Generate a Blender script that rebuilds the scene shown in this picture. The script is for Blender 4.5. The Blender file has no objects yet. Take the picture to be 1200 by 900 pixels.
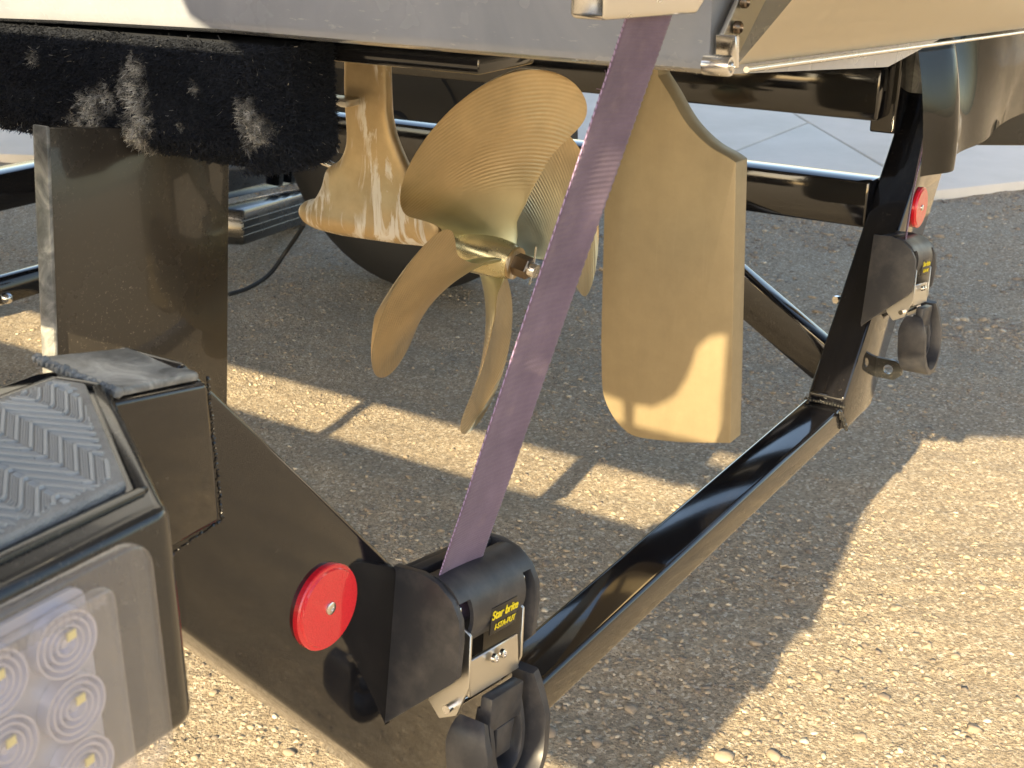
import bpy, bmesh, math, random
import numpy as np
from mathutils import Vector, Matrix

random.seed(7)
rng = np.random.default_rng(7)
S = bpy.context.scene
COL = S.collection

# ------------------------------------------------------------------ camera
CAM = Vector((-1.104, -0.471, 1.02))
PITCH = math.radians(21.5)
YAW = math.radians(33.3)            # world X (starboard) lies this far right of the view
FPX = 1500.0
fw = Vector((math.cos(YAW), math.sin(YAW), 0))
rt = Vector((math.sin(YAW), -math.cos(YAW), 0))
view = (fw * math.cos(PITCH) + Vector((0, 0, -math.sin(PITCH)))).normalized()
cam = bpy.data.cameras.new('camera')
cam.lens = 45; cam.sensor_width = 36; cam.clip_start = 0.02; cam.clip_end = 2000
cam.dof.use_dof = True; cam.dof.focus_distance = 1.15; cam.dof.aperture_fstop = 26
camo = bpy.data.objects.new('camera', cam); COL.objects.link(camo)
camo.location = CAM
camo.rotation_euler = view.to_track_quat('-Z', 'Y').to_euler()
S.camera = camo

# ------------------------------------------------------------------ light
SUN = Vector((-1.9, -0.30, 1.0)).normalized()       # direction towards the sun
w = bpy.data.worlds.new('World'); S.world = w; w.use_nodes = True
nt = w.node_tree
sky = nt.nodes.new('ShaderNodeTexSky'); sky.sky_type = 'NISHITA'; sky.sun_disc = False
sky.sun_elevation = math.asin(SUN.z); sky.sun_rotation = math.atan2(SUN.x, SUN.y)
sky.air_density = 1.0; sky.dust_density = 1.5
bg = nt.nodes['Background']; bg.inputs[1].default_value = 0.14
nt.links.new(sky.outputs[0], bg.inputs[0])
sl = bpy.data.lights.new('sun', 'SUN'); sl.energy = 5.0; sl.angle = math.radians(0.5); sl.color = (1, 0.85, 0.58)
so = bpy.data.objects.new('sun', sl); COL.objects.link(so)
so.rotation_euler = (-SUN).to_track_quat('-Z', 'Y').to_euler()
S.view_settings.view_transform = 'Standard'; S.view_settings.look = 'None'
S.view_settings.exposure = 1.52; S.view_settings.gamma = 1
S.view_settings.use_white_balance = True; S.view_settings.white_balance_temperature = 7450; S.view_settings.white_balance_tint = 10
S.render.resolution_x = 1024; S.render.resolution_y = 768


def at(px, py, X=None, Y=None, Z=None):
    u = (px - 600) / FPX; v = (450 - py) / FPX
    up = rt.cross(view).normalized()
    d = view + rt * u + up * v
    if X is not None: t = (X - CAM.x) / d.x
    elif Y is not None: t = (Y - CAM.y) / d.y
    else: t = (Z - CAM.z) / d.z
    return CAM + d * t


# ------------------------------------------------------------------ node helpers
def mat(name, base=(0.5, 0.5, 0.5), rough=0.5, metal=0.0, **kw):
    m = bpy.data.materials.new(name); m.use_nodes = True
    b = m.node_tree.nodes['Principled BSDF']
    b.inputs['Base Color'].default_value = (*base, 1)
    b.inputs['Roughness'].default_value = rough
    b.inputs['Metallic'].default_value = metal
    for k, v in kw.items():
        b.inputs[k.replace('_', ' ')].default_value = v
    return m


class N:
    def __init__(s, m):
        s.m = m; s.t = m.node_tree; s.b = s.t.nodes['Principled BSDF']
        s.tc = s.t.nodes.new('ShaderNodeTexCoord')
        s.geo = s.t.nodes.new('ShaderNodeNewGeometry')
    def link(s, a, b): s.t.links.new(a, b)
    def pos(s, scale=(1, 1, 1), rot=(0, 0, 0), obj=True):
        mp = s.t.nodes.new('ShaderNodeMapping'); mp.inputs['Scale'].default_value = scale
        mp.inputs['Rotation'].default_value = rot
        s.link(s.tc.outputs['Object'] if obj else s.geo.outputs['Position'], mp.inputs[0]); return mp.outputs[0]
    def noise(s, scale, detail=4, rough=0.55, vec=None, dist=0):
        n = s.t.nodes.new('ShaderNodeTexNoise'); n.inputs['Scale'].default_value = scale
        n.inputs['Detail'].default_value = detail; n.inputs['Roughness'].default_value = rough
        n.inputs['Distortion'].default_value = dist
        s.link(vec if vec is not None else s.geo.outputs['Position'], n.inputs['Vector']); return n.outputs['Fac']
    def voro(s, scale, vec=None, out='Distance', feat='F1'):
        n = s.t.nodes.new('ShaderNodeTexVoronoi'); n.feature = feat; n.inputs['Scale'].default_value = scale
        s.link(vec if vec is not None else s.geo.outputs['Position'], n.inputs['Vector']); return n.outputs[out]
    def ramp(s, f, stops):
        r = s.t.nodes.new('ShaderNodeValToRGB'); e = r.color_ramp.elements
        while len(e) < len(stops): e.new(0.5)
        for i, (p, c) in enumerate(stops):
            e[i].position = p
            e[i].color = (*c, 1) if isinstance(c, tuple) else (c, c, c, 1)
        s.link(f, r.inputs[0]); return r.outputs[0]
    def mix(s, f, a, b, mode='MIX'):
        n = s.t.nodes.new('ShaderNodeMix'); n.data_type = 'RGBA'; n.blend_type = mode
        for sock, v in ((0, f), (6, a), (7, b)):
            if hasattr(v, 'links'): s.link(v, n.inputs[sock])
            elif isinstance(v, (int, float)): n.inputs[sock].default_value = v if sock == 0 else (v, v, v, 1)
            else: n.inputs[sock].default_value = (*v, 1)
        return n.outputs[2]
    def math(s, op, a, b=0.0, c=None):
        n = s.t.nodes.new('ShaderNodeMath'); n.operation = op
        for i, v in enumerate((a, b) if c is None else (a, b, c)):
            if hasattr(v, 'links'): s.link(v, n.inputs[i])
            else: n.inputs[i].default_value = v
        return n.outputs[0]
    def bump(s, h, strength=0.3, dist=0.001, prev=None):
        n = s.t.nodes.new('ShaderNodeBump'); n.inputs['Strength'].default_value = strength
        n.inputs['Distance'].default_value = dist; s.link(h, n.inputs['Height'])
        if prev is not None: s.link(prev, n.inputs['Normal'])
        return n.outputs[0]
    def sep(s, vec):
        n = s.t.nodes.new('ShaderNodeSeparateXYZ'); s.link(vec, n.inputs[0]); return n.outputs
    def base(s, c): s.link(c, s.b.inputs['Base Color'])
    def rough(s, c): s.link(c, s.b.inputs['Roughness'])
    def normal(s, c): s.link(c, s.b.inputs['Normal'])


M = {}
# glossy black powder coat, dusty
def black_paint(name, base=(0.008, 0.008, 0.010), r0=0.03, r1=0.14, dust=0.30):
    m = mat(name, base, 0.1); n = N(m)
    d1 = n.ramp(n.noise(9, 6, 0.6), [(0.38, 0.0), (0.72, 1.0)])
    d2 = n.ramp(n.noise(320, 3, 0.7), [(0.60, 0.0), (0.78, 1.0)])
    sc = n.ramp(n.noise(45, 5, 0.7, dist=2.0), [(0.66, 0.0), (0.72, 1.0)])
    dm = n.math('MULTIPLY', n.math('MULTIPLY', d1, d2), dust)
    dm = n.math('ADD', dm, n.math('MULTIPLY', n.math('MULTIPLY', sc, d1), dust * 0.22))
    n.base(n.mix(dm, base, (0.30, 0.26, 0.21)))
    n.rough(n.math('ADD', n.math('MULTIPLY', d1, r1 - r0), r0))
    n.normal(n.bump(n.noise(28, 2, 0.4), 0.05, 0.0012, n.bump(n.noise(900, 2), 0.06, 0.0003)))
    n.b.inputs['Specular IOR Level'].default_value = 0.5; n.b.inputs['IOR'].default_value = 1.5; n.b.inputs['Coat Weight'].default_value = 0.5; n.b.inputs['Coat Roughness'].default_value = 0.04
    return m
M['paint'] = black_paint('black_gloss_paint')
M['bracket_paint'] = black_paint('satin_black_paint', (0.035, 0.031, 0.027), 0.22, 0.34, 1.0)
M['paint_dusty'] = black_paint('dusty_black_paint', (0.016, 0.017, 0.018), 0.12, 0.4, 0.8)
M['mirror_black'] = mat('black_gelcoat', (0.006, 0.006, 0.007), 0.02, 0.0, IOR=1.7)
n = N(M['mirror_black']); n.b.inputs['Coat Weight'].default_value = 1.0; n.b.inputs['Coat Roughness'].default_value = 0.02
n.normal(n.bump(n.noise(5, 1, 0.5, dist=1.0), 0.45, 0.04))
# gel coat
m = M['gelcoat'] = mat('pale_gelcoat', (0.3, 0.33, 0.37), 0.22, 0, Coat_Weight=0.8, Coat_Roughness=0.05); n = N(m)
g1 = n.ramp(n.noise(6, 6, 0.6, dist=0.8), [(0.35, (0.24, 0.27, 0.33)), (0.7, (0.33, 0.36, 0.43))])
g2 = n.ramp(n.noise(60, 4, 0.7, vec=n.pos((1, 1, 5), obj=False)), [(0.63, 0.0), (0.75, 1.0)])
n.base(n.mix(n.math('MULTIPLY', g2, 0.35), g1, (0.8, 0.8, 0.78)))
n.rough(n.ramp(n.noise(15, 4), [(0.3, 0.12), (0.7, 0.35)]))
M['bottom'] = mat('black_hull_bottom', (0.012, 0.012, 0.014), 0.12, 0, Coat_Weight=0.5)
# bronze, cast and machined
def bronze(name, base, rough, streak=False, rings=False, patina=0.0, fine=False):
    m = mat(name, base, rough, 0.35 if fine else 0.88); n = N(m)
    dk = tuple(c * (0.88 if fine else 0.72) for c in base)
    c = n.mix(n.ramp(n.noise(60 if fine else 16, 6, 0.65), [(0.3, 0.0), (0.72, 1.0)]), dk, base)
    nm = n.bump(n.noise(700, 3, 0.7), 0.12, 0.0004)
    r = n.ramp(n.noise(90 if fine else 40, 5, 0.6), [(0.3, rough - 0.06), (0.7, rough + (0.04 if fine else 0.12))])
    if rings:
        x, y, z = n.sep(n.tc.outputs['Object'])
        rad = n.math('SQRT', n.math('ADD', n.math('POWER', x, 2.0), n.math('POWER', z, 2.0)))
        rad = n.math('ADD', rad, n.math('MULTIPLY', n.noise(7, 2), 0.012))
        sn = n.math('SINE', n.math('MULTIPLY', rad, 2 * math.pi / 0.0042))
        msk = n.ramp(rad, [(0.075, 0.0), (0.10, 1.0)])
        msk2 = n.ramp(n.noise(13, 3, 0.5), [(0.36, 0.15), (0.6, 1.0)])
        h = n.math('MULTIPLY', n.math('MULTIPLY', sn, msk), msk2)
        nm = n.bump(h, 0.38, 0.0005, nm)
        c = n.mix(n.math('MULTIPLY', n.math('ADD', h, 1.0), 0.10), c, (0.9, 0.74, 0.50))
        if patina:
            pm = n.ramp(rad, [(0.035, patina), (0.11, 0.0)])
            c = n.mix(pm, c, (0.42, 0.47, 0.33))
    if streak:
        st = n.ramp(n.noise(26, 6, 0.62, vec=n.pos((1, 1.3, 0.22), obj=False), dist=1.6), [(0.53, 0.0), (0.59, 1.0)])
        st2 = n.ramp(n.noise(9, 3), [(0.45, 0.0), (0.52, 1.0)])
        f = n.math('MULTIPLY', st, st2)
        c = n.mix(f, c, (0.80, 0.76, 0.70))
        n.link(n.math('SUBTRACT', 1.0, n.math('MULTIPLY', f, 0.9)), n.b.inputs['Metallic'])
        nm = n.bump(f, 0.4, 0.0006, nm)
    if fine:
        s1 = n.ramp(n.noise(34, 6, 0.7, vec=n.pos((1, 1.6, 0.16), obj=False), dist=0.6), [(0.5, 0.0), (0.8, 0.25)])
        c = n.mix(s1, c, tuple(v * 0.72 for v in base))
        s2 = n.ramp(n.noise(85, 6, 0.75, dist=1.5), [(0.69, 0.0), (0.74, 0.45)])
        c = n.mix(s2, c, (0.62, 0.52, 0.36))
        s3 = n.ramp(n.noise(220, 3, 0.6, vec=n.pos((1, 1, 0.05), obj=False)), [(0.62, 0.0), (0.80, 0.10)])
        c = n.mix(s3, c, (0.60, 0.50, 0.34))
    n.base(c); n.rough(r); n.normal(nm)
    return m
M['blade'] = bronze('machined_bronze', (0.66, 0.51, 0.31), 0.34, rings=True, patina=0.75)
M['hub'] = bronze('polished_bronze', (0.66, 0.60, 0.38), 0.2)
M['strut'] = bronze('streaked_bronze', (0.62, 0.48, 0.30), 0.46, streak=True)
M['rudder'] = bronze('cast_bronze', (0.33, 0.265, 0.165), 0.42, fine=True)
M['steel'] = mat('stainless_steel', (0.72, 0.71, 0.70), 0.16, 1.0); n = N(M['steel'])
n.rough(n.ramp(n.noise(60, 5), [(0.3, 0.08), (0.7, 0.3)]))
M['tab'] = mat('brushed_stainless_sheet', (0.96, 0.89, 0.77), 0.28, 1.0); n = N(M['tab'])
n.normal(n.bump(n.noise(5, 1), 0.10, 0.004)); n.rough(n.ramp(n.noise(20, 5), [(0.3, 0.32), (0.7, 0.42)]))
M['nut'] = mat('dark_nut', (0.20, 0.16, 0.13), 0.3, 1.0)
M['zinc'] = mat('zinc_plate', (0.60, 0.58, 0.54), 0.33, 1.0)
M['weld'] = mat('grey_weld_paint', (0.22, 0.24, 0.26), 0.3); n = N(M['weld'])
n.base(n.ramp(n.noise(35, 6, 0.6, dist=1.5), [(0.35, (0.09, 0.10, 0.105)), (0.5, (0.19, 0.20, 0.205)), (0.7, (0.40, 0.41, 0.40))]))
n.normal(n.bump(n.noise(90, 4), 0.5, 0.0015))
m = M['plastic'] = mat('black_plastic', (0.028, 0.030, 0.036), 0.42, 0); n = N(m)
n.base(n.mix(n.ramp(n.noise(30, 6, 0.65), [(0.45, 0.0), (0.8, 0.6)]), (0.024, 0.026, 0.033), (0.13, 0.12, 0.115)))
n.normal(n.bump(n.noise(1500, 2), 0.15, 0.0003)); n.rough(n.ramp(n.noise(22, 4), [(0.3, 0.32), (0.7, 0.55)]))
M['slot'] = mat('bright_rim_slot', (0.75, 0.75, 0.72), 0.35, 0.4)
M['rubber'] = mat('tyre_rubber', (0.015, 0.015, 0.016), 0.6)
M['yellow'] = mat('yellow_print', (0.85, 0.68, 0.03), 0.5)
M['decal'] = mat('black_sticker', (0.012, 0.012, 0.013), 0.35)
m = M['red'] = mat('red_reflector', (0.72, 0.012, 0.03), 0.22, 0, Coat_Weight=1.0, Coat_Roughness=0.06); n = N(m)
hx = n.voro(1100, vec=n.pos((1, 0.05, 1)))
n.normal(n.bump(hx, 0.35, 0.0005)); n.base(n.ramp(hx, [(0.0, (0.88, 0.016, 0.035)), (0.9, (0.74, 0.010, 0.025))]))
# webbing
m = M['web'] = mat('purple_webbing', (0.20, 0.15, 0.24), 0.8, 0, Sheen_Weight=0.15); n = N(m)
c = n.ramp(n.noise(22, 6, 0.7), [(0.3, (0.085, 0.056, 0.108)), (0.7, (0.16, 0.113, 0.185))])
c = n.mix(n.ramp(n.noise(55, 4), [(0.55, 0.0), (0.8, 0.4)]), c, (0.24, 0.17, 0.20))
n.base(c); n.normal(n.bump(n.noise(1400, 2), 0.4, 0.0004))
M['thread'] = mat('pale_edge_thread', (0.34, 0.25, 0.42), 0.8)
# carpet
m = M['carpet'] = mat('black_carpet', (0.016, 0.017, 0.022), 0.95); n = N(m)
at_ = m.node_tree.nodes.new('ShaderNodeAttribute'); at_.attribute_name = 'sunlit_wear'
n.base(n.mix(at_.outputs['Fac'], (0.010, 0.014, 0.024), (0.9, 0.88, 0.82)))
# step pad
M['pad'] = mat('grey_rubber_pad', (0.3, 0.3, 0.3), 0.5); n = N(M['pad'])
n.normal(n.bump(n.voro(900, out='Distance'), 0.6, 0.0008))
n.base(n.ramp(n.noise(60, 6, 0.7), [(0.3, (0.20, 0.20, 0.20)), (0.75, (0.38, 0.375, 0.36))]))
M['ridge'] = mat('grey_rubber_ridge', (0.42, 0.43, 0.43), 0.4)
# lamp
M['lens'] = mat('clear_lens', (0.92, 0.93, 0.95), 0.04, 0, Transmission_Weight=1.0, IOR=1.45)
def clear_sheet(name, rough, refl):
    m = bpy.data.materials.new(name); m.use_nodes = True; t = m.node_tree; t.nodes.clear()
    o = t.nodes.new('ShaderNodeOutputMaterial'); mx = t.nodes.new('ShaderNodeMixShader'); tr = t.nodes.new('ShaderNodeBsdfTransparent')
    gl = t.nodes.new('ShaderNodeBsdfGlossy'); gl.inputs['Roughness'].default_value = rough; lw = t.nodes.new('ShaderNodeLayerWeight'); lw.inputs['Blend'].default_value = 0.5; pw = t.nodes.new('ShaderNodeMath'); pw.operation = 'POWER'; pw.inputs[1].default_value = 3.0; t.links.new(lw.outputs['Facing'], pw.inputs[0]); fr = t.nodes.new('ShaderNodeMath'); fr.operation = 'MULTIPLY_ADD'; fr.inputs[1].default_value = 0.8; fr.inputs[2].default_value = 0.05; t.links.new(pw.outputs[0], fr.inputs[0])
    tr.inputs['Color'].default_value = (0.97, 0.97, 0.985, 1);
    t.links.new(fr.outputs[0], mx.inputs[0]); df = t.nodes.new('ShaderNodeBsdfDiffuse'); df.inputs['Color'].default_value = (0.85, 0.86, 0.9, 1); m2 = t.nodes.new('ShaderNodeMixShader'); m2.inputs[0].default_value = 0.055; t.links.new(tr.outputs[0], m2.inputs[1]); t.links.new(df.outputs[0], m2.inputs[2]); t.links.new(m2.outputs[0], mx.inputs[1]); t.links.new(gl.outputs[0], mx.inputs[2]); t.links.new(mx.outputs[0], o.inputs[0])
    return m
M['lens'] = clear_sheet('clear_lens_sheet', 0.05, 1.5)
M['cup'] = mat('lamp_reflector', (0.74, 0.74, 0.82), 0.15, 0.45)
M['optic'] = mat('frosted_optic', (0.92, 0.92, 0.95), 0.16, 0, Transmission_Weight=0.75, IOR=1.4)
M['lampback'] = mat('lamp_backing', (0.62, 0.62, 0.66), 0.25, 0.2)
M['led'] = mat('led_chip', (0.80, 0.66, 0.30), 0.4)
# concrete
m = M['concrete'] = mat('concrete', (0.6, 0.56, 0.50), 0.9); n = N(m)
n.base(n.ramp(n.noise(2.5, 8, 0.65), [(0.3, (0.62, 0.57, 0.49)), (0.7, (0.74, 0.68, 0.60))]))
n.normal(n.bump(n.noise(120, 5), 0.3, 0.003))
# ground
m = M['ground'] = mat('gravel_dirt', (0.3, 0.24, 0.17), 0.95); n = N(m)
c = n.ramp(n.noise(3.2, 8, 0.62), [(0.3, (0.27, 0.212, 0.145)), (0.7, (0.38, 0.305, 0.21))])
c = n.mix(n.ramp(n.noise(55, 6, 0.7), [(0.35, 0.0), (0.75, 0.7)]), c, (0.44, 0.365, 0.26))
c = n.mix(n.ramp(n.voro(210, out='Distance'), [(0.05, 0.55), (0.35, 0.0)]), c, (0.15, 0.125, 0.10))
n.base(c)
vc = n.t.nodes.new('ShaderNodeSeparateColor'); n.link(n.voro(210, out='Color'), vc.inputs[0])
c = n.mix(0.55, c, n.ramp(vc.outputs[0], [(0.0, (0.12, 0.095, 0.07)), (0.45, (0.31, 0.255, 0.185)), (0.82, (0.45, 0.38, 0.285)), (1.0, (0.72, 0.66, 0.56))]))
n.base(c)
nm = n.bump(n.noise(30, 6, 0.72), 0.75, 0.016)
nm = n.bump(n.noise(150, 5, 0.75), 0.8, 0.005, nm)
n.normal(n.bump(n.math('SUBTRACT', 1.0, n.voro(230)), 0.6, 0.003, nm))
m = M['stone'] = mat('gravel_stone', (0.4, 0.35, 0.28), 0.85); n = N(m)
a2 = m.node_tree.nodes.new('ShaderNodeAttribute'); a2.attribute_name = 'tint'
c = n.ramp(a2.outputs['Fac'], [(0.0, (0.14, 0.118, 0.10)), (0.35, (0.28, 0.225, 0.165)), (0.85, (0.37, 0.305, 0.22)), (1.0, (0.50, 0.44, 0.35))])
n.base(n.mix(n.ramp(n.noise(180, 4), [(0.4, 0.0), (0.8, 0.5)]), c, (0.25, 0.2, 0.15)))
n.normal(n.bump(n.noise(400, 3), 0.5, 0.001))


# ------------------------------------------------------------------ object helpers
def wloc(p):
    v = Vector((0, 0, 0))
    while p is not None:
        v += p.location; p = p.parent
    return v
def empty(name, loc, parent=None):
    o = bpy.data.objects.new(name, None); COL.objects.link(o)
    o.empty_display_size = 0.05
    o.location = Vector(loc) - (wloc(parent) if parent else Vector())
    o.parent = parent
    return o
def tag(o, label=None, cat=None, group=None, kind=None):
    if label: o['label'] = label
    if cat: o['category'] = cat
    if group: o['group'] = group
    if kind: o['kind'] = kind
    return o
def obj(name, bm, m, parent=None, smooth=True, origin=None):
    """mesh built in world coordinates, linked with its own origin"""
    me = bpy.data.meshes.new(name)
    if origin is None:
        c = sum((v.co for v in bm.verts), Vector()) / max(1, len(bm.verts))
        origin = c
    origin = Vector(origin)
    bmesh.ops.translate(bm, verts=bm.verts, vec=-origin)
    bmesh.ops.recalc_face_normals(bm, faces=bm.faces)
    bm.to_mesh(me); bm.free()
    if smooth:
        me.polygons.foreach_set('use_smooth', [True] * len(me.polygons))
        try: me.set_sharp_from_angle(angle=math.radians(38))
        except Exception: pass
    mats = m if isinstance(m, (list, tuple)) else [m]
    for mm in mats: me.materials.append(mm)
    o = bpy.data.objects.new(name, me); COL.objects.link(o)
    o.location = origin - (wloc(parent) if parent else Vector())
    o.parent = parent
    return o
def prism(pts, ext, bevel=0.0, seg=2, bm=None):
    """closed outline (list of 3D points) extruded by vector ext"""
    b = bmesh.new()
    v0 = [b.verts.new(Vector(p)) for p in pts]
    v1 = [b.verts.new(Vector(p) + Vector(ext)) for p in pts]
    k = len(pts)
    b.faces.new(v0); b.faces.new(list(reversed(v1)))
    for i in range(k): b.faces.new((v0[i], v1[i], v1[(i + 1) % k], v0[(i + 1) % k]))
    bmesh.ops.recalc_face_normals(b, faces=b.faces)
    if bevel > 0:
        bmesh.ops.bevel(b, geom=[e for e in b.edges if e.calc_face_angle(0) > 0.5], offset=bevel, segments=seg, affect='EDGES', profile=0.5, clamp_overlap=True)
    if bm is None: return b
    merge(bm, b); return bm
def merge(dst, src):
    me = bpy.data.meshes.new('tmp'); src.to_mesh(me); src.free(); dst.from_mesh(me); bpy.data.meshes.remove(me)
def box(x0, x1, y0, y1, z0, z1, bevel=0.0, seg=2, bm=None):
    return prism([(x0, y0, z0), (x1, y0, z0), (x1, y1, z0), (x0, y1, z0)], (0, 0, z1 - z0), bevel, seg, bm)
def frame(d):
    d = Vector(d).normalized(); a = Vector((0, 0, 1)) if abs(d.z) < 0.9 else Vector((1, 0, 0))
    s = d.cross(a).normalized(); return s, s.cross(d).normalized()
def tube(pts, r, seg=12, cap=True, bm=None):
    b = bm or bmesh.new(); pts = [Vector(p) for p in pts]; rings = []
    rr = r if isinstance(r, (list, tuple)) else [r] * len(pts)
    s, u = frame(pts[1] - pts[0])
    for i, p in enumerate(pts):
        d = (pts[min(i + 1, len(pts) - 1)] - pts[max(i - 1, 0)]).normalized()
        s = (s - d * s.dot(d)).normalized(); u = s.cross(d)
        rings.append([b.verts.new(p + (s * math.cos(a) + u * math.sin(a)) * rr[i]) for a in [2 * math.pi * k / seg for k in range(seg)]])
    for i in range(len(pts) - 1):
        for k in range(seg):
            b.faces.new((rings[i][k], rings[i][(k + 1) % seg], rings[i + 1][(k + 1) % seg], rings[i + 1][k]))
    if cap: b.faces.new(rings[0]); b.faces.new(list(reversed(rings[-1])))
    return b
def lathe(c, axis, prof, seg=24, bm=None):
    """prof: list of (along, radius)"""
    b = bm or bmesh.new(); c = Vector(c); a = Vector(axis).normalized(); s, u = frame(a); rings = []
    for (l, r) in prof:
        if r < 1e-6: rings.append([b.verts.new(c + a * l)])
        else: rings.append([b.verts.new(c + a * l + (s * math.cos(t) + u * math.sin(t)) * r) for t in [2 * math.pi * k / seg for k in range(seg)]])
    for i in range(len(rings) - 1):
        A, B = rings[i], rings[i + 1]
        if len(A) == 1 and len(B) == 1: continue
        for k in range(seg):
            k2 = (k + 1) % seg
            if len(A) == 1: b.faces.new((A[0], B[k2], B[k]))
            elif len(B) == 1: b.faces.new((A[k], A[k2], B[0]))
            else: b.faces.new((A[k], A[k2], B[k2], B[k]))
    if len(rings[0]) > 1: b.faces.new(rings[0])
    if len(rings[-1]) > 1: b.faces.new(list(reversed(rings[-1])))
    return b
def beam(a, b_, sx, sy, up=(0, 0, 1), bevel=0.003, bm=None):
    """rectangular tube between two points: sx across, sy along 'up'"""
    a = Vector(a); b_ = Vector(b_); d = (b_ - a).normalized(); s = d.cross(Vector(up)).normalized(); u = s.cross(d)
    pts = [a + s * sx / 2 + u * sy / 2, a - s * sx / 2 + u * sy / 2, a - s * sx / 2 - u * sy / 2, a + s * sx / 2 - u * sy / 2]
    return prism(pts, b_ - a, bevel, 2, bm)
def smoothline(pts, n=8):
    P = [Vector(p) for p in pts]; out = []
    for i in range(len(P) - 1):
        p0, p1, p2, p3 = P[max(i - 1, 0)], P[i], P[i + 1], P[min(i + 2, len(P) - 1)]
        for k in range(n):
            t = k / n
            out.append(0.5 * ((2 * p1) + (p2 - p0) * t + (2 * p0 - 5 * p1 + 4 * p2 - p3) * t * t + (3 * p1 - p0 - 3 * p2 + p3) * t ** 3))
    out.append(P[-1]); return out
def weldbead(pts, r=0.0022, step=0.0035):
    b = bmesh.new(); P = [Vector(p) for p in pts]
    for i in range(len(P) - 1):
        L = (P[i + 1] - P[i]).length; n_ = max(1, int(L / step))
        for k in range(n_):
            c = P[i].lerp(P[i + 1], k / n_)
            c += Vector([random.uniform(-1, 1) * 0.0004 for _ in range(3)])
            mt = Matrix.Translation(c) @ Matrix.Diagonal((r * random.uniform(0.9, 1.4), r, r * random.uniform(0.9, 1.4), 1))
            bmesh.ops.create_icosphere(b, subdivisions=1, radius=1.0, matrix=mt)
    return b
def vnoise(x, y, seed=0):
    """smooth value noise on arrays"""
    r = np.random.default_rng(seed); T = r.random((256, 256))
    xi = np.floor(x).astype(int); yi = np.floor(y).astype(int); fx = x - xi; fy = y - yi
    fx = fx * fx * (3 - 2 * fx); fy = fy * fy * (3 - 2 * fy)
    g = lambda a, b: T[a % 256, b % 256]
    return (g(xi, yi) * (1 - fx) + g(xi + 1, yi) * fx) * (1 - fy) + (g(xi, yi + 1) * (1 - fx) + g(xi + 1, yi + 1) * fx) * fy - 0.5
def mesh_np(name, V, F, m, parent=None, smooth=False, loc=(0, 0, 0), attr=None):
    me = bpy.data.meshes.new(name); k = F.shape[1]
    me.vertices.add(len(V)); me.vertices.foreach_set('co', V.astype(np.float32).ravel())
    me.loops.add(F.size); me.loops.foreach_set('vertex_index', F.astype(np.int32).ravel())
    me.polygons.add(len(F)); me.polygons.foreach_set('loop_start', np.arange(0, F.size, k, dtype=np.int32))
    me.polygons.foreach_set('loop_total', np.full(len(F), k, dtype=np.int32))
    me.update(calc_edges=True)
    if smooth: me.polygons.foreach_set('use_smooth', [True] * len(F))
    if attr:
        a = me.attributes.new(attr[0], 'FLOAT', 'POINT'); a.data.foreach_set('value', attr[1].astype(np.float32))
    me.materials.append(m)
    o = bpy.data.objects.new(name, me); COL.objects.link(o)
    o.location = Vector(loc) - (wloc(parent) if parent else Vector()); o.parent = parent
    return o

# ------------------------------------------------------------------ GROUND
def ground_h(x, y):
    h = 0.020 * vnoise(x * 1.7 + 40, y * 1.7 + 40, 1) + 0.012 * vnoise(x * 6 + 90, y * 6 + 20, 2) + 0.005 * vnoise(x * 17 + 9, y * 19 + 60, 3)
    h += 0.0016 * vnoise(x * 33 + 9, y * 38 + 60, 4)
    # shallow wheel rut running towards the lit corner
    s = (x - 0.9) * 0.75 + (y + 0.2) * 0.66
    h += 0.0012 * np.sin(s * 130 + 9 * vnoise(x * 3 + 20, y * 3 + 20, 5)) * np.exp(-((s + 0.05) / 0.2) ** 2)
    far = np.clip((np.hypot(x - 1, y - 1) - 6) / 4, 0, 1)
    return h * (1 - far)
def axis_pts(lo, hi, step):
    mid = np.arange(lo, hi, step); o1 = [lo]; s = step
    left = []; v = lo
    while v > -400: s *= 1.35; v -= s; left.append(v)
    right = []; v = mid[-1]; s = step
    while v < 400: s *= 1.35; v += s; right.append(v)
    return np.concatenate([left[::-1], mid, right])
gx = axis_pts(-1.0, 3.7, 0.0125); gy = axis_pts(-0.8, 3.6, 0.0125)
GX, GY = np.meshgrid(gx, gy, indexing='ij'); GZ = ground_h(GX, GY)
V = np.stack([GX.ravel(), GY.ravel(), GZ.ravel()], 1); ny = len(gy)
ii, jj = np.meshgrid(np.arange(len(gx) - 1), np.arange(ny - 1), indexing='ij'); a_ = (ii * ny + jj).ravel()
F = np.stack([a_, a_ + ny, a_ + ny + 1, a_ + 1], 1)
tag(mesh_np('ground', V, F, M['ground'], smooth=True), kind='structure')

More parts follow.
